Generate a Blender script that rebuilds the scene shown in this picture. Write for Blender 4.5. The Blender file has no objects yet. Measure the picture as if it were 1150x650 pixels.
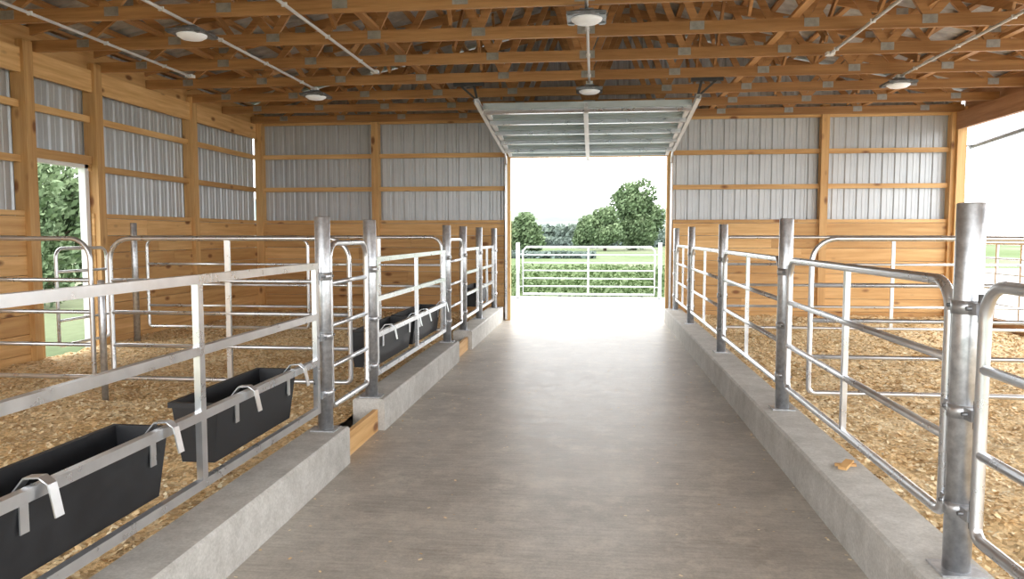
import bpy, math, random
from mathutils import Vector, noise, Matrix
random.seed(7)
D=bpy.data
scene=bpy.context.scene
# ------------------------------------------------------------ mesh builder
class MB:
    def __init__(s): s.v=[];s.f=[];s.m=[];s.r=[];s.s=[]
    def add(s,vs,fs,mat=0,smooth=False,rnd=None):
        b=len(s.v); s.v+= [tuple(v) for v in vs]
        r=random.random() if rnd is None else rnd
        for f in fs:
            s.f.append([b+i for i in f]); s.m.append(mat); s.r.append(r); s.s.append(smooth)
    def box(s,x0,x1,y0,y1,z0,z1,mat=0,rnd=None):
        vs=[(x,y,z) for z in (z0,z1) for y in (y0,y1) for x in (x0,x1)]
        s.add(vs,[(0,2,3,1),(4,5,7,6),(0,1,5,4),(2,6,7,3),(0,4,6,2),(1,3,7,5)],mat,False,rnd)
    def beam(s,p0,p1,w,h,up=(0,0,1),mat=0,rnd=None):
        p0=Vector(p0);p1=Vector(p1);d=(p1-p0).normalized();up=Vector(up)
        side=d.cross(up).normalized();u=side.cross(d).normalized()
        vs=[]
        for p in (p0,p1):
            for a,b in ((-1,-1),(1,-1),(1,1),(-1,1)):
                vs.append(p+side*a*w/2+u*b*h/2)
        s.add(vs,[(3,2,1,0),(4,5,6,7),(0,1,5,4),(1,2,6,5),(2,3,7,6),(3,0,4,7)],mat,False,rnd)
    def tube(s,pts,r,seg=10,closed=False,cap=True,mat=0,rnd=None):
        P=[Vector(p) for p in pts];n=len(P)
        T=[]
        for i in range(n):
            if closed: t=P[(i+1)%n]-P[i-1]
            else: t=P[min(i+1,n-1)]-P[max(i-1,0)]
            T.append(t.normalized())
        a=Vector((0,0,1)) if abs(T[0].z)<.9 else Vector((1,0,0))
        u=(a-T[0]*a.dot(T[0])).normalized()
        vs=[]
        rr=r if isinstance(r,(list,tuple)) else [r]*n
        for i in range(n):
            u=(u-T[i]*u.dot(T[i])).normalized(); w=T[i].cross(u)
            for k in range(seg):
                an=2*math.pi*k/seg
                vs.append(P[i]+(u*math.cos(an)+w*math.sin(an))*rr[i])
        fs=[]
        for i in range(n if closed else n-1):
            j=(i+1)%n
            for k in range(seg):
                l=(k+1)%seg
                fs.append((i*seg+k,i*seg+l,j*seg+l,j*seg+k))
        rv=random.random() if rnd is None else rnd
        s.add(vs,fs,mat,True,rv)
        if cap and not closed:
            b=len(s.v)-len(vs)
            s.f.append([b+k for k in range(seg)][::-1]);s.m.append(mat);s.r.append(rv);s.s.append(False)
            s.f.append([b+(n-1)*seg+k for k in range(seg)]);s.m.append(mat);s.r.append(rv);s.s.append(False)
    def cyl(s,p0,p1,r,seg=14,mat=0,rnd=None): s.tube([p0,p1],r,seg,mat=mat,rnd=rnd)
    def obj(s,name,mats,parent=None):
        me=D.meshes.new(name); me.from_pydata(s.v,[],s.f)
        for m in mats: me.materials.append(m)
        me.polygons.foreach_set('material_index',s.m)
        me.polygons.foreach_set('use_smooth',s.s)
        at=me.attributes.new('rnd','FLOAT','FACE'); at.data.foreach_set('value',s.r)
        me.update()
        o=D.objects.new(name,me); scene.collection.objects.link(o)
        if parent: o.parent=parent
        return o
# ------------------------------------------------------------ materials
def newmat(name):
    m=D.materials.new(name);m.use_nodes=True
    nt=m.node_tree;b=nt.nodes['Principled BSDF']
    return m,nt,b
def N(nt,t,**k):
    n=nt.nodes.new(t)
    for a,v in k.items(): setattr(n,a,v)
    return n
def ramp(nt,stops):
    n=N(nt,'ShaderNodeValToRGB');e=n.color_ramp.elements
    while len(e)<len(stops): e.new(.5)
    for i,(p,c) in enumerate(stops):
        e[i].position=p;e[i].color=(c[0],c[1],c[2],1)
    return n
def coords(nt,scale=(1,1,1)):
    tc=N(nt,'ShaderNodeTexCoord');mp=N(nt,'ShaderNodeMapping')
    mp.inputs['Scale'].default_value=scale
    nt.links.new(tc.outputs['Object'],mp.inputs['Vector'])
    return mp.outputs[0]
def noise_n(nt,vec,scale,detail=4,rough=.6,dim='3D',w=None):
    n=N(nt,'ShaderNodeTexNoise');n.noise_dimensions=dim
    nt.links.new(vec,n.inputs['Vector']);n.inputs['Scale'].default_value=scale
    n.inputs['Detail'].default_value=detail;n.inputs['Roughness'].default_value=rough
    if w is not None: nt.links.new(w,n.inputs['W'])
    return n
def mix(nt,a,b,f,mode='MIX'):
    n=N(nt,'ShaderNodeMix');n.data_type='RGBA';n.blend_type=mode
    for s,v in ((0,f),(6,a),(7,b)):
        if isinstance(v,(int,float)): n.inputs[s].default_value=v
        elif isinstance(v,tuple): n.inputs[s].default_value=(v[0],v[1],v[2],1)
        else: nt.links.new(v,n.inputs[s])
    return n.outputs[2]
def bump(nt,b,h,strength,dist):
    n=N(nt,'ShaderNodeBump');n.inputs['Strength'].default_value=strength
    n.inputs['Distance'].default_value=dist
    nt.links.new(h,n.inputs['Height']);nt.links.new(n.outputs[0],b.inputs['Normal'])
def wood(name,axis,c_lo,c_hi,knots=True):
    m,nt,b=newmat(name)
    sc=[14,14,14];sc[axis]=.8
    v=coords(nt,tuple(sc))
    at=N(nt,'ShaderNodeAttribute',attribute_name='rnd')
    mul=N(nt,'ShaderNodeMath',operation='MULTIPLY');mul.inputs[1].default_value=37
    nt.links.new(at.outputs['Fac'],mul.inputs[0])
    n=noise_n(nt,v,1.2,5,.65,'4D',mul.outputs[0])
    r=ramp(nt,[(.3,c_lo),(.68,c_hi)]);nt.links.new(n.outputs['Fac'],r.inputs[0])
    r2=ramp(nt,[(0,(.76,.70,.62)),(1,(1.1,1.1,1.1))]);nt.links.new(at.outputs['Fac'],r2.inputs[0])
    col=mix(nt,r.outputs[0],r2.outputs[0],1.0,'MULTIPLY')
    if knots:
        s2=[5.5,5.5,5.5];s2[axis]=2.6
        vv=coords(nt,tuple(s2))
        vo=N(nt,'ShaderNodeTexVoronoi');vo.voronoi_dimensions='4D';vo.inputs['Scale'].default_value=1.0
        nt.links.new(vv,vo.inputs['Vector']);nt.links.new(mul.outputs[0],vo.inputs['W'])
        kr=ramp(nt,[(.13,(1,1,1)),(.27,(0,0,0))]);nt.links.new(vo.outputs['Distance'],kr.inputs[0])
        col=mix(nt,col,(.22,.085,.025),kr.outputs[0])
    nt.links.new(col,b.inputs['Base Color']);b.inputs['Roughness'].default_value=.55
    bump(nt,b,n.outputs['Fac'],.15,.005)
    return m
PL,PH=(.57,.305,.105),(.83,.55,.255)
wood_x=wood('pine_x',0,PL,PH);wood_y=wood('pine_y',1,PL,PH);wood_z=wood('pine_z',2,PL,PH)
TL,TH=(.32,.155,.056),(.60,.34,.145)
truss_wood=wood('truss_pine',0,TL,TH,False)
truss_wood_y=wood('truss_pine_y',1,TL,TH,False)
beam_wood=wood('treated_beam',1,(.34,.17,.085),(.54,.32,.18),False)
def metal(name,c1,c2,rough,met=1.0,sc=18):
    m,nt,b=newmat(name)
    v=coords(nt);n=noise_n(nt,v,sc,3,.6)
    r=ramp(nt,[(.35,c1),(.65,c2)]);nt.links.new(n.outputs['Fac'],r.inputs[0])
    nt.links.new(r.outputs[0],b.inputs['Base Color'])
    b.inputs['Metallic'].default_value=met
    rr=N(nt,'ShaderNodeMapRange');rr.inputs[3].default_value=rough-.06;rr.inputs[4].default_value=rough+.08
    nt.links.new(n.outputs['Fac'],rr.inputs[0]);nt.links.new(rr.outputs[0],b.inputs['Roughness'])
    return m
galv=metal('galvanised_steel',(.68,.70,.73),(.76,.78,.81),.28,.88,7)
galv_post=metal('galvanised_post',(.48,.50,.53),(.68,.70,.73),.34,.85,25)
darksteel=metal('dark_steel',(.17,.18,.19),(.30,.31,.33),.45,.8)
siding=metal('steel_siding',(.51,.535,.56),(.57,.595,.62),.36,.3,2)
roofmet=metal('roof_steel',(.40,.40,.40),(.56,.56,.56),.5,.1,6)
doormet=metal('door_panel',(.44,.51,.53),(.52,.59,.61),.45,.1,3)
white=metal('white_paint',(.75,.76,.77),(.8,.81,.82),.5,0,4)
blackpl=metal('black_plastic',(.010,.011,.014),(.018,.020,.024),.5,0,9)
blackst=metal('black_bracket',(.02,.02,.02),(.04,.04,.04),.5,0,9)
def concrete(name,c1,c2,c3,rough,streak=True):
    m,nt,b=newmat(name)
    v=coords(nt)
    n1=noise_n(nt,v,.9,6,.65)
    r=ramp(nt,[(.3,c1),(.5,c2),(.7,c3)]);nt.links.new(n1.outputs['Fac'],r.inputs[0])
    col=r.outputs[0]
    n2=noise_n(nt,v,60,3,.7)
    r2=ramp(nt,[(.3,(.84,.84,.84)),(.7,(1.08,1.08,1.08))]);nt.links.new(n2.outputs['Fac'],r2.inputs[0])
    col=mix(nt,col,r2.outputs[0],1.0,'MULTIPLY')
    n5=noise_n(nt,v,6,7,.8)
    r5=ramp(nt,[(.32,(.78,.77,.75)),(.68,(1.14,1.14,1.14))]);nt.links.new(n5.outputs['Fac'],r5.inputs[0])
    col=mix(nt,col,r5.outputs[0],1.0,'MULTIPLY')
    h=n2.outputs['Fac']
    if streak:
        v3=coords(nt,(1.6,24,1));n3=noise_n(nt,v3,1.5,5,.75)
        r3=ramp(nt,[(.3,(.76,.75,.74)),(.7,(1.14,1.14,1.14))]);nt.links.new(n3.outputs['Fac'],r3.inputs[0])
        col=mix(nt,col,r3.outputs[0],.9,'MULTIPLY')
        n4=noise_n(nt,v,2.6,8,.82)
        r4=ramp(nt,[(.50,(0,0,0)),(.66,(.9,.9,.9))]);nt.links.new(n4.outputs['Fac'],r4.inputs[0])
        col=mix(nt,col,(.58,.53,.455),r4.outputs[0])
        ad=N(nt,'ShaderNodeMath',operation='ADD');nt.links.new(n3.outputs['Fac'],ad.inputs[0]);nt.links.new(h,ad.inputs[1]);h=ad.outputs[0]
        rr=N(nt,'ShaderNodeMapRange');rr.inputs[3].default_value=rough-.12;rr.inputs[4].default_value=rough+.15
        nt.links.new(n5.outputs['Fac'],rr.inputs[0]);nt.links.new(rr.outputs[0],b.inputs['Roughness'])
    else: b.inputs['Roughness'].default_value=rough
    nt.links.new(col,b.inputs['Base Color'])
    bump(nt,b,h,.25,.003)
    return m
floor_con=concrete('floor_concrete',(.35,.315,.275),(.45,.415,.37),(.53,.50,.455),.40)
curb_con=concrete('curb_concrete',(.46,.45,.425),(.55,.54,.515),(.63,.62,.595),.75,False)
apron_con=concrete('apron_concrete',(.55,.55,.54),(.60,.60,.59),(.66,.66,.65),.8,False)
def bedding_mat():
    m,nt,b=newmat('pine_shavings_bedding')
    v=coords(nt)
    n1=noise_n(nt,v,2.2,7,.75)
    r=ramp(nt,[(.3,(.60,.38,.16)),(.47,(.82,.60,.32)),(.65,(.95,.79,.52))]);nt.links.new(n1.outputs['Fac'],r.inputs[0])
    vo=N(nt,'ShaderNodeTexVoronoi');vo.inputs['Scale'].default_value=42;nt.links.new(v,vo.inputs['Vector'])
    r2=ramp(nt,[(0,(.45,.38,.30)),(.75,(1.15,1.15,1.15))]);nt.links.new(vo.outputs['Color'],r2.inputs[0])
    col=mix(nt,r.outputs[0],r2.outputs[0],.85,'MULTIPLY')
    nt.links.new(col,b.inputs['Base Color']);b.inputs['Roughness'].default_value=.9
    n3=noise_n(nt,v,28,5,.75);bump(nt,b,n3.outputs['Fac'],.8,.025)
    return m
bed_m=bedding_mat()
def rndmat(name,stops,rough=.8,trans=0):
    m,nt,b=newmat(name)
    at=N(nt,'ShaderNodeAttribute',attribute_name='rnd')
    r=ramp(nt,stops);nt.links.new(at.outputs['Fac'],r.inputs[0])
    nt.links.new(r.outputs[0],b.inputs['Base Color']);b.inputs['Roughness'].default_value=rough
    return m
chip_m=rndmat('wood_chips',[(0,(.50,.30,.12)),(.35,(.86,.65,.36)),(1,(.97,.87,.64))],.8)
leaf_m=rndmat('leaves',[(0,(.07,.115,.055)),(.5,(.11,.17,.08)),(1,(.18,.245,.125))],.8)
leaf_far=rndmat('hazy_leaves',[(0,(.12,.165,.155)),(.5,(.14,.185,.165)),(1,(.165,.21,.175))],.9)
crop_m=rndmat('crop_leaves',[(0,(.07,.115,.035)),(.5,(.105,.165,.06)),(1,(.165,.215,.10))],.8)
bark_m=rndmat('bark',[(0,(.08,.06,.04)),(1,(.12,.09,.06))],.9)
lens,nt,b=newmat('lamp_lens');b.inputs['Base Color'].default_value=(.85,.86,.88,1)
b.inputs['Emission Color'].default_value=(1,.98,.95,1);b.inputs['Emission Strength'].default_value=.12
g_m,nt,b=newmat('field_ground')
v=coords(nt,(1,.5,1));n1=noise_n(nt,v,.03,4,.6)
r=ramp(nt,[(.35,(.095,.14,.05)),(.5,(.125,.17,.08)),(.60,(.185,.20,.135)),(.7,(.13,.175,.095))]);nt.links.new(n1.outputs['Fac'],r.inputs[0])
n2=noise_n(nt,v,3,4,.7);r2=ramp(nt,[(.3,(.8,.8,.8)),(.7,(1.15,1.15,1.15))]);nt.links.new(n2.outputs['Fac'],r2.inputs[0])
nt.links.new(mix(nt,r.outputs[0],r2.outputs[0],1.0,'MULTIPLY'),b.inputs['Base Color']);b.inputs['Roughness'].default_value=.95
b.inputs['Specular IOR Level'].default_value=.1
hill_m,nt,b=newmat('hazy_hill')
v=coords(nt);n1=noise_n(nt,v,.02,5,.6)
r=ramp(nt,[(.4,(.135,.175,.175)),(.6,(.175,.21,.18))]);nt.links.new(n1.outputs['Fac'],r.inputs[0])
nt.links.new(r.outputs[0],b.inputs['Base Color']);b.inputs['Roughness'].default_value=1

# ------------------------------------------------------------ dimensions
XL,XR,YF,YB=-7.0,6.76,15.2,-1.5
XC=(XL+XR)/2
CZ=4.0
AL,AR=-1.83,1.38
PXL,PXR=-1.98,1.56
DL,DR,DH=-1.68,1.38,3.27
def roofz(x): return 4.38+(abs(XL-.3-XC)-abs(x-XC))*.22
f=MB();f.box(XL-.2,XR+.2,YB,YF+.2,-.15,0);f.obj('floor',[floor_con])
f=MB();f.box(-6,6,YF+.2,21.3,-.15,-.005);f.obj('concrete_apron',[apron_con])
f=MB();f.box(7.0,60,-10,42,-.15,-.005);f.obj('gravel_yard',[apron_con])
f=MB();f.add([(-900,-60,-.16),(900,-60,-.16),(900,1500,-.16),(-900,1500,-.16)],[(0,1,2,3)]);f.obj('field_ground',[g_m])

# ------------------------------------------------------------ walls
def corr(mb,axis,s0,s1,off,z0,z1,mat=0,out=1):
    prof=[(0,0),(.060,0),(.066,.005),(.078,.005),(.084,0),(.145,0),(.163,.022),(.200,.022),(.218,0)]
    per=.2286;pts=[]
    k=math.floor(s0/per)
    while k*per<s1:
        for a,d in prof:
            s=k*per+a
            if s0<s<s1: pts.append((s,d*out))
        k+=1
    pts=[(s0,0)]+pts+[(s1,0)]
    vs=[]
    for s,d in pts:
        zt=z1(s) if callable(z1) else z1
        for z in (z0,zt):
            vs.append((s,off+d,z) if axis==0 else (off+d,s,z))
    fs=[(2*i,2*i+2,2*i+3,2*i+1) for i in range(len(pts)-1)]
    mb.add(vs,fs,mat,False,.5)
def boards(mb,axis,s0,s1,a,b_,z0,z1,h=.24,mat=0):
    z=z0
    while z<z1-.02:
        zt=min(z+h,z1)
        cuts=[s0];c=s0+random.uniform(1.2,3.6)
        while c<s1-.6: cuts.append(c);c+=3.66
        cuts.append(s1)
        for i in range(len(cuts)-1):
            e=.0015
            if axis==0: mb.box(cuts[i]+e,cuts[i+1]-e,a,b_,z+.002,zt-.005,mat)
            else: mb.box(a,b_,cuts[i]+e,cuts[i+1]-e,z+.002,zt-.005,mat)
        z+=h
WT=2.03
w=MB()
ysid=YF+.13
corr(w,0,XL-.1,DL-.05,ysid,0,lambda s:roofz(s)-.03)
corr(w,0,DR+.05,XR+.1,ysid,0,lambda s:roofz(s)-.03)
corr(w,0,DL-.05,DR+.05,ysid,DH,lambda s:roofz(s)-.03)
boards(w,0,XL,DL-.14,YF,YF+.04,0,WT,.245,1)
boards(w,0,DR+.14,XR,YF,YF+.04,0,WT,.245,1)
for z in (2.66,3.33):
    w.box(XL,DL-.14,YF+.02,YF+.06,z-.045,z+.045,1);w.box(DR+.14,XR,YF+.02,YF+.06,z-.045,z+.045,1)
w.box(XL,XR,YF+.0,YF+.05,CZ-.03,CZ+.15,1)
for x in (XL+.07,-4.46,4.35,XR-.07): w.box(x-.07,x+.07,YF-.07,YF+.12,0,4.2,2)
for x in (DL-.07,DR+.07): w.box(x-.055,x+.055,YF-.03,YF+.14,0,4.1,2)
w.box(DL-.0,DR+.0,YF-.02,YF+.12,DH,DH+.28,1)
w.box(DL-.0,DR+.0,YF+.05,YF+.12,3.6,3.85,1)
w.obj('wall_far',[siding,wood_x,wood_z])
w=MB()
D0,D1,DHL=8.86,9.98,2.7
xs=XL-.13
zt=roofz(XL-.13)-.01
corr(w,1,YB,D0,xs,0,zt,out=-1);corr(w,1,D1,YF+.13,xs,0,zt,out=-1);corr(w,1,D0,D1,xs,DHL,zt,out=-1)
boards(w,1,YB,D0,XL-.04,XL,0,WT,.245,1);boards(w,1,D1,YF,XL-.04,XL,0,WT,.245,1)
for z in (2.66,3.33):
    for a,c in ((YB,D0),(D1,YF)) if z<3 else ((YB,YF),):
        w.box(XL-.06,XL-.02,a,c,z-.045,z+.045,1)
w.box(XL-.02,XL+.03,YB,YF,3.70,4.0,1);w.box(XL-.08,XL-.03,YB,YF,3.74,4.3,1)
for y in (12.65,10.08,8.76,7.55,5.1,2.65,.2): w.box(XL-.12,XL+.07,y-.08,y+.08,0,4.1,2)
w.box(XL-.08,XL+.0,D0,D1,DHL,DHL+.12,1)
w.obj('wall_left',[siding,wood_y,wood_z])
w=MB()
w.box(XL-.16,XL-.06,D0-.01,D0+.05,0,DHL);w.box(XL-.16,XL-.06,D1-.07,D1+.01,0,DHL);w.box(XL-.16,XL-.06,D0,D1,DHL-.05,DHL)
w.obj('trim_1',[white])
w=MB()
for y in (YF-.08,10.3,5.4,.5): w.box(XR-.07,XR+.09,y-.08,y+.08,0,4.1,1)
w.box(XR-.08,XR-.03,YB,YF-.1,3.68,4.0,0);w.box(XR+.10,XR+.15,YB,YF,3.72,roofz(XR+.15)-.01,0)
w.box(XR-.02,XR+.02,YB,YF-.1,0,.3,0)
w.obj('wall_right',[beam_wood,wood_z])
w=MB();w.cyl((XR+.28,YF+.1,3.38),(XR+.28,8,3.72),.04);w.cyl((XR+.28,8,3.72),(XR+.28,7.9,2.2),.02)
w.beam((XR+.1,8,3.72),(XR+.3,8,3.72),.03,.03)
w.beam((XR+.1,YF,3.39),(XR+.3,YF,3.39),.03,.03,(0,0,1));w.obj('curtain_roll_pipe',[darksteel])

# ------------------------------------------------------------ roof and trusses
w=MB()
for sgn in (-1,1):
    xe=XC+sgn*7.3
    per=.2286;n=int((YF+.5-YB+.3)/per);vs=[];ys=[]
    for k in range(n+1):
        for a,d in ((0,0),(.14,0),(.16,.02),(.2,.02)): ys.append((YB-.3+k*per+a,d))
    for y,d in ys:
        vs+= [(XC,y,roofz(XC)+d),(xe,y,roofz(xe)+d)]
    w.add(vs,[(2*i,2*i+2,2*i+3,2*i+1) for i in range(len(ys)-1)],0,False,.5)
x=.2
while x<7.1:
    for sgn in (-1,1):
        xx=XC+sgn*x
        w.box(xx-.045,xx+.045,YB-.2,YF+.05,roofz(xx)-.065,roofz(xx)-.02,1)
    x+=.45
w.obj('ceiling',[roofmet,truss_wood_y])
t=MB()
t.box(XL-.02,XC,-.02,.02,CZ,CZ+.14,0);t.box(XC,XR+.02,-.02,.02,CZ,CZ+.14,0)
def tz(x): return roofz(x)-.16
for sgn in (-1,1):
    t.beam((XC,0,tz(XC)),(XC+sgn*7.0,0,tz(XC+7.0)),.04,.14)
    Bp=[0,1.25,2.5,3.75,5.0,6.2];Tp=[0,.62,1.87,3.12,4.37,5.6]
    seq=[(Bp[0],0)]
    for i in range(1,6): seq+=[(Tp[i],1),(Bp[i],0)]
    for (a,ka),(c,kc) in zip(seq[:-1],seq[1:]):
        pa=(XC+sgn*a,0,tz(XC+a)-.03 if ka else CZ+.1);pc=(XC+sgn*c,0,tz(XC+c)-.03 if kc else CZ+.1)
        t.beam(pa,pc,.038,.09)
    for a,k in seq[1:]:
        z=tz(XC+a) if k else CZ+.085
        for yy in (-.0225,.0225):
            t.box(XC+sgn*a-.08,XC+sgn*a+.08,yy-.002,yy+.002,z-.045,z+.05,1)
for yy in (-.0225,.0225):
    t.box(XC-.12,XC+.12,yy-.002,yy+.002,tz(XC)-.1,tz(XC)+.05,1);t.box(XC-.10,XC+.10,yy-.002,yy+.002,CZ+.03,CZ+.13,1)
t.box(XC-.045,XC+.045,-.019,.019,CZ+.1,tz(XC),0)
plate=metal('truss_plate',(.34,.34,.33),(.46,.46,.45),.5,.6,20)
o=t.obj('roof_truss',[truss_wood,plate])
ty=[YF-.15-1.22*i for i in range(14)]
o.location.y=ty[0]
for y in ty[1:]:
    q=D.objects.new('roof_truss',o.data);scene.collection.objects.link(q);q.location.y=y
t=MB()
for x in (-5.3,-2.6,2.2,5.0):
    t.box(x-.045,x+.045,YB,YF-.1,CZ+.142,CZ+.18)
for i in range(0,12,1):
    for x in (-4.9,-3.2,-1.8,1.6,3.0,4.6):
        if (i+int(x))%2: continue
        t.beam((x+.1,ty[i],CZ+.2),(x+.1,ty[i+1],tz(x)-.1),.09,.035,(1,0,0))
        t.beam((x-.1,ty[i+1],CZ+.2),(x-.1,ty[i],tz(x)-.1),.09,.035,(1,0,0))
t.obj('truss_bracing',[truss_wood_y])

# ------------------------------------------------------------ overhead door
w=MB()
p0=Vector((0,YF-.12,DH+.03));p1=Vector((0,11.55,3.66));dd=(p1-p0);LN=dd.length;dd.normalize()
up=-Vector((1,0,0)).cross(dd)
def dp(x,s,h): q=p0+dd*s+up*h;return (x,q.y,q.z)
def dbox(x0,x1,s0,s1,h0,h1,mat):
    vs=[dp(x,s,h) for h in (h0,h1) for s in (s0,s1) for x in (x0,x1)]
    w.add(vs,[(0,2,3,1),(4,5,7,6),(0,1,5,4),(2,6,7,3),(0,4,6,2),(1,3,7,5)],mat,False,.5)
x0,x1=DL-.03,DR+.03;ns=5
for i in range(ns):
    a=LN*i/ns+.006;c=LN*(i+1)/ns-.006
    dbox(x0,x1,a,c,.03,.06,0)
    dbox(x0,x1,a,a+.05,-.03,.03,0);dbox(x0,x1,c-.05,c,-.03,.03,0)
    for k in range(1,5):
        s=a+(c-a)*k/5; dbox(x0,x1,s-.03,s+.0,.0,.03,0)
    for x in (x0+.04,(x0+x1)/2,x1-.04):
        dbox(x-.03,x+.03,a,c,-.034,.031,3)
for i in (1,2,3,4,5):
    s=min(LN*i/ns,LN-.05);dbox(x0,x1,s-.035,s-.015,-.10,-.03,1);dbox(x0,x1,s-.035,s+.03,-.10,-.092,1)
xm=(x0+x1)/2;dbox(xm-.035,xm+.035,-.0,LN,-.125,-.10,3)
for x in (x0-.06,x1+.06):
    dbox(x-.03,x+.03,.25,LN+.25,-.01,.0,3);dbox(x-.03,x+.03,.25,LN+.25,.055,.062,3)
    xo=x-.03 if x<0 else x+.03
    dbox(xo-.004,xo+.004,.25,LN+.25,-.01,.062,3)
    w.box(x-.02,x+.02,YF-.09,YF-.03,0.02,DH-.12,1)
    pts=[Vector((x,YF-.07,DH-.15)),Vector((x,YF-.10,DH-.05)),Vector((x,YF-.2,DH+.04)),Vector(dp(x,.3,.02))]
    w.tube(pts,.025,8,mat=1)
    q=dp(x,LN+.15,.06)
    sg=-1 if x<0 else 1
    w.beam((x,q[1],q[2]),(x+sg*.06,q[1],CZ),.035,.035,(0,1,0),2)
    w.beam((x,q[1]+.05,q[2]),(x+sg*.28,q[1],CZ-.02),.03,.03,(0,1,0),2)
    if sg>0: w.box(x-.1,x+.36,q[1]-.03,q[1]+.03,CZ-.05,CZ-.002,2)
    else: w.box(x-.36,x+.1,q[1]-.03,q[1]+.03,CZ-.05,CZ-.002,2)
w.cyl((x0-.1,YF-.14,3.72),(x1+.1,YF-.14,3.72),.02,mat=2);w.cyl((xm-.6,YF-.14,3.72),(xm+.6,YF-.14,3.72),.045,mat=2)
for x in (x0,x1): w.box(x-.03,x+.03,YF-.2,YF-.03,3.6,3.8,1)
w.obj('overhead_door',[doormet,galv,blackst,white])

# ------------------------------------------------------------ lamps + conduit
def lamp(x,y):
    m=MB();z=CZ-.044
    def fr(s0,z0,s1,z1,mat):
        vs=[(a*s0,b*s0,z0) for a,b in ((-1,-1),(1,-1),(1,1),(-1,1))]+[(a*s1,b*s1,z1) for a,b in ((-1,-1),(1,-1),(1,1),(-1,1))]
        m.add(vs,[(0,1,2,3),(7,6,5,4),(0,4,5,1),(1,5,6,2),(2,6,7,3),(3,7,4,0)],mat,False,.5)
    fr(.07,0.001,.07,-.02,0)
    fr(.10,-.02,.185,-.06,0)
    fr(.195,-.06,.195,-.088,0)
    m.tube([(0,0,-.086),(0,0,-.105),(0,0,-.128),(0,0,-.14)],[.16,.15,.115,.05],24,mat=1)
    for a,b in ((-1,-1),(1,-1),(1,1),(-1,1)): m.box(a*.155-.03,a*.155+.03,b*.155-.03,b*.155+.03,-.10,-.08,0)
    o=m.obj('canopy_light',[darksteel,lens,white]);o.location=(x,y,z)
for x,y in ((-4.33,7.9),(-.1,7.75),(4.3,7.75),(-4.33,11.55),(-.1,11.55),(4.3,11.55),(-4.33,4.1),(-.1,4.1),(4.3,4.1)): lamp(x,y)
for x,ye in ((-5.75,10.4),(-4.33,11.5),(-3.05,10.4),(-.1,11.5),(2.9,10.0),(4.3,11.5)):
    m=MB();m.cyl((x,YB,CZ-.022),(x,ye,CZ-.022),.018,8)
    m.box(x-.05,x+.05,ye-.04,ye+.06,CZ-.042,CZ-.001)
    y=0
    while y<ye: m.box(x-.027,x+.027,y-.01,y+.01,CZ-.042,CZ-.001);y+=1.22
    m.obj('electrical_conduit',[white])

# ------------------------------------------------------------ curbs
CH=.28
def curb(x0,x1,y0,y1):
    m=MB();e=.015
    vs=[];
    prof=[(x0,0),(x1,0),(x1,CH-e),(x1-e,CH),(x0+e,CH),(x0,CH-e)]
    for y in (y0,y1): vs+= [(x,y,z) for x,z in prof]
    n=6;m.add(vs,[tuple(range(n)),tuple(range(2*n-1,n-1,-1))]+[(i,i+n,(i+1)%n+n,(i+1)%n) for i in range(n)],0,False,.5)
    m.obj('concrete_curb',[curb_con])
curb(-2.12,AL,YB,5.46);curb(-2.12,AL,6.42,10.12);curb(-2.12,AL,11.2,YF-.08)
curb(AR,1.70,YB,YF-.08)
for a,c in ((5.47,6.41),(10.13,11.19)):
    m=MB();m.box(AL-.10,AL-.06,a,c,0.0,.19);m.obj('kick_board',[wood_y])

# ------------------------------------------------------------ posts
RP=.056
def post(x,y,zb=CH,zt=1.855,clamps=(),side=(0,1),r=RP):
    m=MB()
    m.tube([(x,y,zb),(x,y,zt-.006),(x,y,zt)],[r,r,r-.006],20)
    m.box(x-.09,x+.09,y-.085,y+.085,zb,zb+.010)
    for z in clamps:
        m.cyl((x,y,z-.028),(x,y,z+.028),r+.007,20,1)
        for sg in side:
            if sg==0: continue
            m.box(x-.025,x+.025,min(y+sg*.06,y+sg*.125),max(y+sg*.06,y+sg*.125),z-.025,z+.025,1)
            m.cyl((x-.045,y+sg*.085,z),(x+.05,y+sg*.085,z),.009,8,2)
            m.cyl((x,y+sg*.11,z-.055),(x,y+sg*.11,z+.06),.011,8,2)
    m.obj('steel_post',[galv_post,galv_post,darksteel])
CL=(.56,.98,1.42)
for y in (3.36,6.43,9.5,12.55,14.85): post(PXR,y,clamps=CL,side=(-1,1))
post(PXR,.3,clamps=CL,side=(1,))
for y in (5.36,6.53,10.03,11.3,12.9,14.85): post(PXL,y,clamps=CL,side=(-1,1))

# ------------------------------------------------------------ gates
def gate(name,o,d,L,zb,zt,rails,verts,r=.022,rc=.16,square=False,rcb=.05):
    o=Vector((o[0],o[1],0));d=Vector((d[0],d[1],0)).normalized()
    P=lambda s,z:o+d*s+Vector((0,0,z))
    m=MB()
    if square:
        h=.046
        for z in [zt]+list(rails)+[zb]: m.beam(P(0,z),P(L,z),.036,h)
        for s in [.025,L-.025]+list(verts): m.beam(P(s,zb-.02),P(s,zt+.02),.034,.05,d)
    else:
        pts=[]
        def arc(cs,cz,r_,a0,a1,n=8):
            for i in range(n+1):
                a=a0+(a1-a0)*i/n;pts.append(P(cs+r_*math.cos(a),cz+r_*math.sin(a)))
        arc(L-rc,zt-rc,rc,0,math.pi/2);arc(rc,zt-rc,rc,math.pi/2,math.pi)
        arc(rcb,zb+rcb,rcb,math.pi,1.5*math.pi,4);arc(L-rcb,zb+rcb,rcb,1.5*math.pi,2*math.pi,4)
        m.tube(pts,r,12,closed=True)
        for z in rails: m.cyl(P(.0,z),P(L,z),r*.85,10)
        for s in verts: m.beam(P(s,zb),P(s,zt),.03,.045,d)
    return m.obj(name,[galv])
RL=(1.14,.81)
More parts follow.
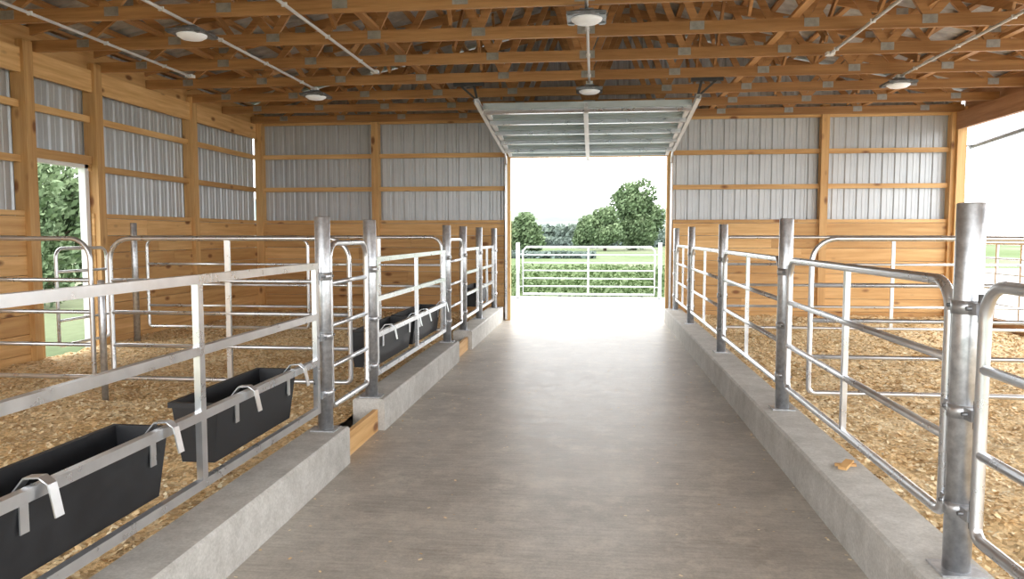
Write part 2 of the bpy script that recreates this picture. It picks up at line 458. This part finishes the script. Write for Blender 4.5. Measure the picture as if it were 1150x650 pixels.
gate('fence_panel',(PXL,-1.2),(0,1),6.42,.46,1.50,RL,(1.9,4.79),square=True)
gate('fence_panel',(PXL,6.68),(0,1),3.2,.46,1.50,RL,(1.6,),square=True)
gate('fence_panel',(PXL,11.45),(0,1),1.3,.46,1.50,RL,(),square=True)
gate('fence_panel',(PXL,13.05),(0,1),1.65,.46,1.50,RL,(.8,),square=True)
gate('walk_gate',(PXL,5.50),(0,1),.90,.42,1.66,(1.36,1.04,.73),(),rc=.13)
gate('walk_gate',(PXL,10.18),(0,1),.97,.42,1.66,(1.36,1.04,.73),(),rc=.13)
for a,c in ((.45,3.21),(3.51,6.28),(6.58,9.35),(9.65,12.4),(12.7,14.7)):
    gate('pen_gate',(PXR,a),(0,1),c-a,.48,1.52,(1.18,.83),((c-a)*.5,),rc=.14,r=.025)
DRL=(1.30,1.0,.69)
gate('divider_gate',(1.82,6.62),(1,0),4.85,.38,1.69,DRL,(2.4,),rc=.2)
gate('divider_gate',(-6.9,6.62),(1,0),2.2,.38,1.69,DRL,(1.1,),rc=.2)
gate('divider_gate',(-4.50,6.62),(1,0),2.3,.38,1.69,DRL,(1.15,),rc=.2)
gate('divider_gate',(-6.55,10.5),(1,0),2.45,.38,1.69,DRL,(),rc=.15)
gate('divider_gate',(-3.95,10.5),(1,0),1.8,.38,1.69,DRL,(.9,),rc=.15)
gate('divider_gate',(1.82,11.3),(1,0),4.85,.38,1.69,DRL,(2.4,),rc=.15)
gate('door_gate',(XL+.18,8.95),(0,1),1.0,.30,1.55,(1.25,.95,.62),(),rc=.12)
post(-4.6,6.62,zb=.1,zt=1.3,r=.03)
post(-6.75,10.5,zb=.1,zt=1.9,r=.045)
def field_gate(o,d,L,z0,z1,n,verts):
    m=MB();o=Vector((o[0],o[1],0));d=Vector((d[0],d[1],0))
    P=lambda s,z:o+d*s+Vector((0,0,z))
    pts=[P(0,z0),P(0,z1-.1),P(.1,z1),P(L-.1,z1),P(L,z1-.1),P(L,z0)]
    m.tube(pts,.028,8,closed=True)
    for i in range(1,n):
        z=z0+(z1-z0)*i/n;m.cyl(P(0,z),P(L,z),.018,8)
    for k in range(1,verts+1): m.beam(P(L*k/(verts+1),z0),P(L*k/(verts+1),z1),.03,.05,d)
    for s in (-.14,L+.14): m.cyl(P(s,0),P(s,z1+.12),.05,12)
    for s in (-.14,L):
        for z in (z0+.2,z1-.2): m.cyl(P(s,z),P(s+.14,z),.015,8)
    m.obj('field_gate',[galv])
field_gate((-1.95,20.6),(1,0),3.55,.12,1.40,6,1)
field_gate((XR+.25,11.0),(0,1),3.9,.25,1.58,5,4)

# ------------------------------------------------------------ feed troughs
def trough(y0,y1,zt=.80,x_in=-2.05):
    m=MB();W=.27;H=.34
    xa,xb=x_in-W,x_in
    def ring(ins,z,endins): return [(xa+ins,y0+endins,z),(xb-ins,y0+endins,z),(xb-ins,y1-endins,z),(xa+ins,y1-endins,z)]
    rings=[ring(-.015,zt-.03,-.015),ring(-.015,zt,-.015),ring(.012,zt,.012),ring(.05,zt-H+.02,.035)]
    vs=sum(rings,[]);fs=[]
    for i in range(3):
        for k in range(4):
            l=(k+1)%4;fs.append((i*4+k,i*4+l,(i+1)*4+l,(i+1)*4+k))
    fs.append((12,13,14,15));m.add(vs,fs,0,False,.5)
    rings=[ring(-.015,zt-.03,-.015),ring(.0,zt-.03,.0),ring(.04,zt-H,.02)]
    vs=sum(rings,[]);fs=[]
    for i in range(2):
        for k in range(4):
            l=(k+1)%4;fs.append((i*4+l,i*4+k,(i+1)*4+k,(i+1)*4+l))
    fs.append((11,10,9,8));m.add(vs,fs,0,False,.5)
    for y in (y0+.22,y1-.12):
        pr=[(x_in-.03,zt-.01),(x_in+.02,zt+.05),(PXL+.01,zt+.055),(PXL+.045,zt+.03),(PXL+.07,zt-.09)]
        for (a,z),(c,zz) in zip(pr[:-1],pr[1:]):
            m.beam((a,y,z),(c,y,zz),.045,.006,(0,0,1) if abs(c-a)>.03 else (1,0,0),1)
        m.box(x_in-.004,x_in+.002,y-.022,y+.022,zt-.16,zt-.01,1)
    m.obj('feed_trough',[blackpl,galv])
trough(2.25,3.40);trough(3.90,4.98);trough(6.95,8.35);trough(8.5,9.9);trough(13.15,14.4)

# ------------------------------------------------------------ bedding
def hz(x,y):
    return .15+.05*noise.noise(Vector((x*.8,y*.8,1)))+.035*noise.noise(Vector((x*3,y*3,5)))+.026*noise.noise(Vector((x*7.5,y*7.5,9)))+.014*noise.noise(Vector((x*17,y*17,3)))
def bedding(x0,x1,y0,y1):
    m=MB();st=.05;nx=int((x1-x0)/st);ny=int((y1-y0)/st);vs=[]
    for j in range(ny+1):
        for i in range(nx+1):
            x=x0+(x1-x0)*i/nx;y=y0+(y1-y0)*j/ny;vs.append((x,y,hz(x,y)))
    fs=[(j*(nx+1)+i,j*(nx+1)+i+1,(j+1)*(nx+1)+i+1,(j+1)*(nx+1)+i) for j in range(ny) for i in range(nx)]
    m.add(vs,fs,0,True,.5)
    for k in range(65000):
        x=random.uniform(x0+.03,x1-.03);y=y0+2.0+(y1-y0-2.05)*random.random()**1.5
        z=hz(x,y)+.004
        a=random.uniform(0,6.28);l=random.uniform(.007,.015)*(1+.05*y);wd=l*random.uniform(.35,.8);tl=random.uniform(-.5,.5);t2=random.uniform(-.5,.5)
        ux=Vector((math.cos(a),math.sin(a),tl))*l;uy=Vector((-math.sin(a),math.cos(a),t2))*wd
        c=Vector((x,y,z))
        m.add([c-ux-uy,c+ux-uy,c+ux+uy,c-ux+uy],[(0,1,2,3)],1)
    m.obj('wood_shavings_bedding',[bed_m,chip_m])
bedding(XL+.01,-2.125,YB,YF-.01);bedding(1.705,XR-.03,YB,YF-.01)
m=MB()
m.beam((1.52,4.75,CH+.012),(1.60,4.86,CH+.03),.05,.018);m.beam((1.5,4.83,CH+.012),(1.62,4.8,CH+.022),.03,.014)
m.obj('wood_scrap',[wood_x])
m=MB()
for k in range(420):
    e=.02+random.random()**2.2*1.2;x=(AL+e) if random.random()<.5 else (AR-e)
    y=random.uniform(2.5,15);c=Vector((x,y,.004));a=random.uniform(0,6.28);l=random.uniform(.005,.012)
    ux=Vector((math.cos(a),math.sin(a),.1))*l;uy=Vector((-math.sin(a),math.cos(a),.1))*l*.6
    m.add([c-ux-uy,c+ux-uy,c+ux+uy,c-ux+uy],[(0,1,2,3)],0)
m.obj('loose_wood_shavings',[chip_m])

# ------------------------------------------------------------ vegetation
def leafquad(m,c,s,mat,rnd=None):
    a=Vector([random.gauss(0,1) for _ in range(3)]).normalized();b_=a.orthogonal().normalized();c2=a.cross(b_)
    m.add([c-b_*s,c-c2*s*.6,c+b_*s,c+c2*s*.6],[(0,1,2,3)],mat,False,rnd)
def tree(name,x,y,h,r,n=5000,ls=.16,trunk=.35,mat=leaf_m,zb=-.16):
    m=MB()
    m.tube([(x,y,zb),(x+.05,y,zb+h*.3),(x,y,zb+h*.75)],[r*.07,r*.055,r*.02],8,mat=1)
    blobs=[]
    for i in range(18):
        a=random.uniform(0,6.28);t=random.random();zz=zb+h*(trunk+(1-trunk)*(.12+.76*t))
        rr=r*(1-abs(t-.35)*.95)*.62*random.uniform(.5,1)
        c=Vector((x+rr*math.cos(a),y+rr*math.sin(a),zz));blobs.append((c,r*random.uniform(.28,.45)))
        m.tube([(x,y,zb+h*.3*(.6+t)),((x+c.x)/2,(y+c.y)/2,(zz+zb+h*.4)/2),c],[r*.03,r*.02,r*.008],5,mat=1)
    for k in range(n):
        c,br=random.choice(blobs)
        v_=Vector([random.gauss(0,1) for _ in range(3)]).normalized()*br*random.uniform(.65,1.05)
        leaf_shade=.5+.4*v_.z/br+random.uniform(-.25,.25)  # shading painted into leaf colour: clump tops lighter, undersides darker, plus random tone
        leafquad(m,c+v_,ls*random.uniform(.6,1.3),0,min(max(leaf_shade,0),1))
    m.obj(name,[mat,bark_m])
tree('shade_tree',5.0,98,8.3,4.6,11000,.26,.10)
tree('shade_tree',1.2,92,5.0,3.0,6000,.22,.05)
tree('shade_tree',-.6,110,4.4,3.0,5000,.24,.05)
tree('shade_tree',-6.8,75,3.6,2.6,5500,.2,.05)
tree('shade_tree',-16.5,21.5,4.0,2.3,6000,.12,.1)
tree('shade_tree',-14.5,18.0,3.3,1.7,5000,.10,.1)
m=MB()
for row in range(18):
    y=22.4+row*.75
    for k in range(520):
        x=random.uniform(-6,6);hh=random.uniform(.0,.52)
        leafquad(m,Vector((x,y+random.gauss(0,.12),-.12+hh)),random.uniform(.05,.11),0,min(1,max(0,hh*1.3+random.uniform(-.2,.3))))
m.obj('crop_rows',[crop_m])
m=MB()
for y,xa,xb,hh in ((62,-9,0,.7),(120,-16,14,1.6),(160,-24,18,2.0)):
    for k in range(2600):
        x=random.uniform(xa,xb);z=random.uniform(0,hh*(.65+.6*noise.noise(Vector((x*.35,y,0)))))
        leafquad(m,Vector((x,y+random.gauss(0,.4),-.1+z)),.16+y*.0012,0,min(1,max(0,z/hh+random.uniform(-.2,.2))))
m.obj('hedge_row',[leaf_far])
def hill(name,y,amp,seed,xa=-500,xb=700,depth=160):
    m=MB();nx=80;ny=10;vs=[]
    for j in range(ny+1):
        for i in range(nx+1):
            x=xa+(xb-xa)*i/nx;t=j/ny
            hgt=amp*math.sin(math.pi*t)*(.65+.7*(noise.noise(Vector((x*.006,seed,0)))+.5))
            vs.append((x,y+t*depth,-.5+max(hgt,0)))
    m.add(vs,[(j*(nx+1)+i,j*(nx+1)+i+1,(j+1)*(nx+1)+i+1,(j+1)*(nx+1)+i) for j in range(ny) for i in range(nx)],0,True,.5)
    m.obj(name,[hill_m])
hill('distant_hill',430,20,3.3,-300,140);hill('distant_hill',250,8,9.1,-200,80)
m=MB()
for k in range(120):
    y=random.choice((205,235,245));x=random.uniform(-.16,.10)*y;r_=random.uniform(1.4,3.4)
    z0=-.1
    for j in range(90):
        v_=Vector([random.gauss(0,1) for _ in range(3)]).normalized()*r_*random.uniform(.5,1)
        leafquad(m,Vector((x+v_.x*1.5,y+v_.y,z0+r_*.5+v_.z)),r_*.25,0,min(1,max(0,.5+.4*v_.z/r_+random.uniform(-.2,.2))))  # crown tops coloured lighter, undersides darker, as painted shading with random tone
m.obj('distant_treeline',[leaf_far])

# ------------------------------------------------------------ world, camera
wd=D.worlds.new('overcast_sky');scene.world=wd;wd.use_nodes=True
nt=wd.node_tree;bg=nt.nodes['Background']
tc=N(nt,'ShaderNodeTexCoord');sp=N(nt,'ShaderNodeSeparateXYZ');nt.links.new(tc.outputs['Generated'],sp.inputs[0])
r=ramp(nt,[(0,(.98,.99,1.0)),(.5,(1,1,.99))]);nt.links.new(sp.outputs['Z'],r.inputs[0])
nt.links.new(r.outputs[0],bg.inputs['Color']);bg.inputs['Strength'].default_value=3.9
su=D.lights.new('hazy_sun','SUN');su.energy=1.8;su.angle=.5;su.color=(1,.97,.92)
so=D.objects.new('hazy_sun',su);scene.collection.objects.link(so);so.rotation_euler=(math.radians(-35),math.radians(38),0)
cam=D.cameras.new('camera');co=D.objects.new('camera',cam);scene.collection.objects.link(co)
cam.sensor_width=36;cam.lens=850/1150*36;cam.clip_end=3000;cam.clip_start=.05
co.location=(0,0,1.72);co.rotation_euler=(math.radians(90-4.1),0,math.radians(6.24))
scene.camera=co
scene.view_settings.view_transform='Standard'
scene.view_settings.exposure=.22
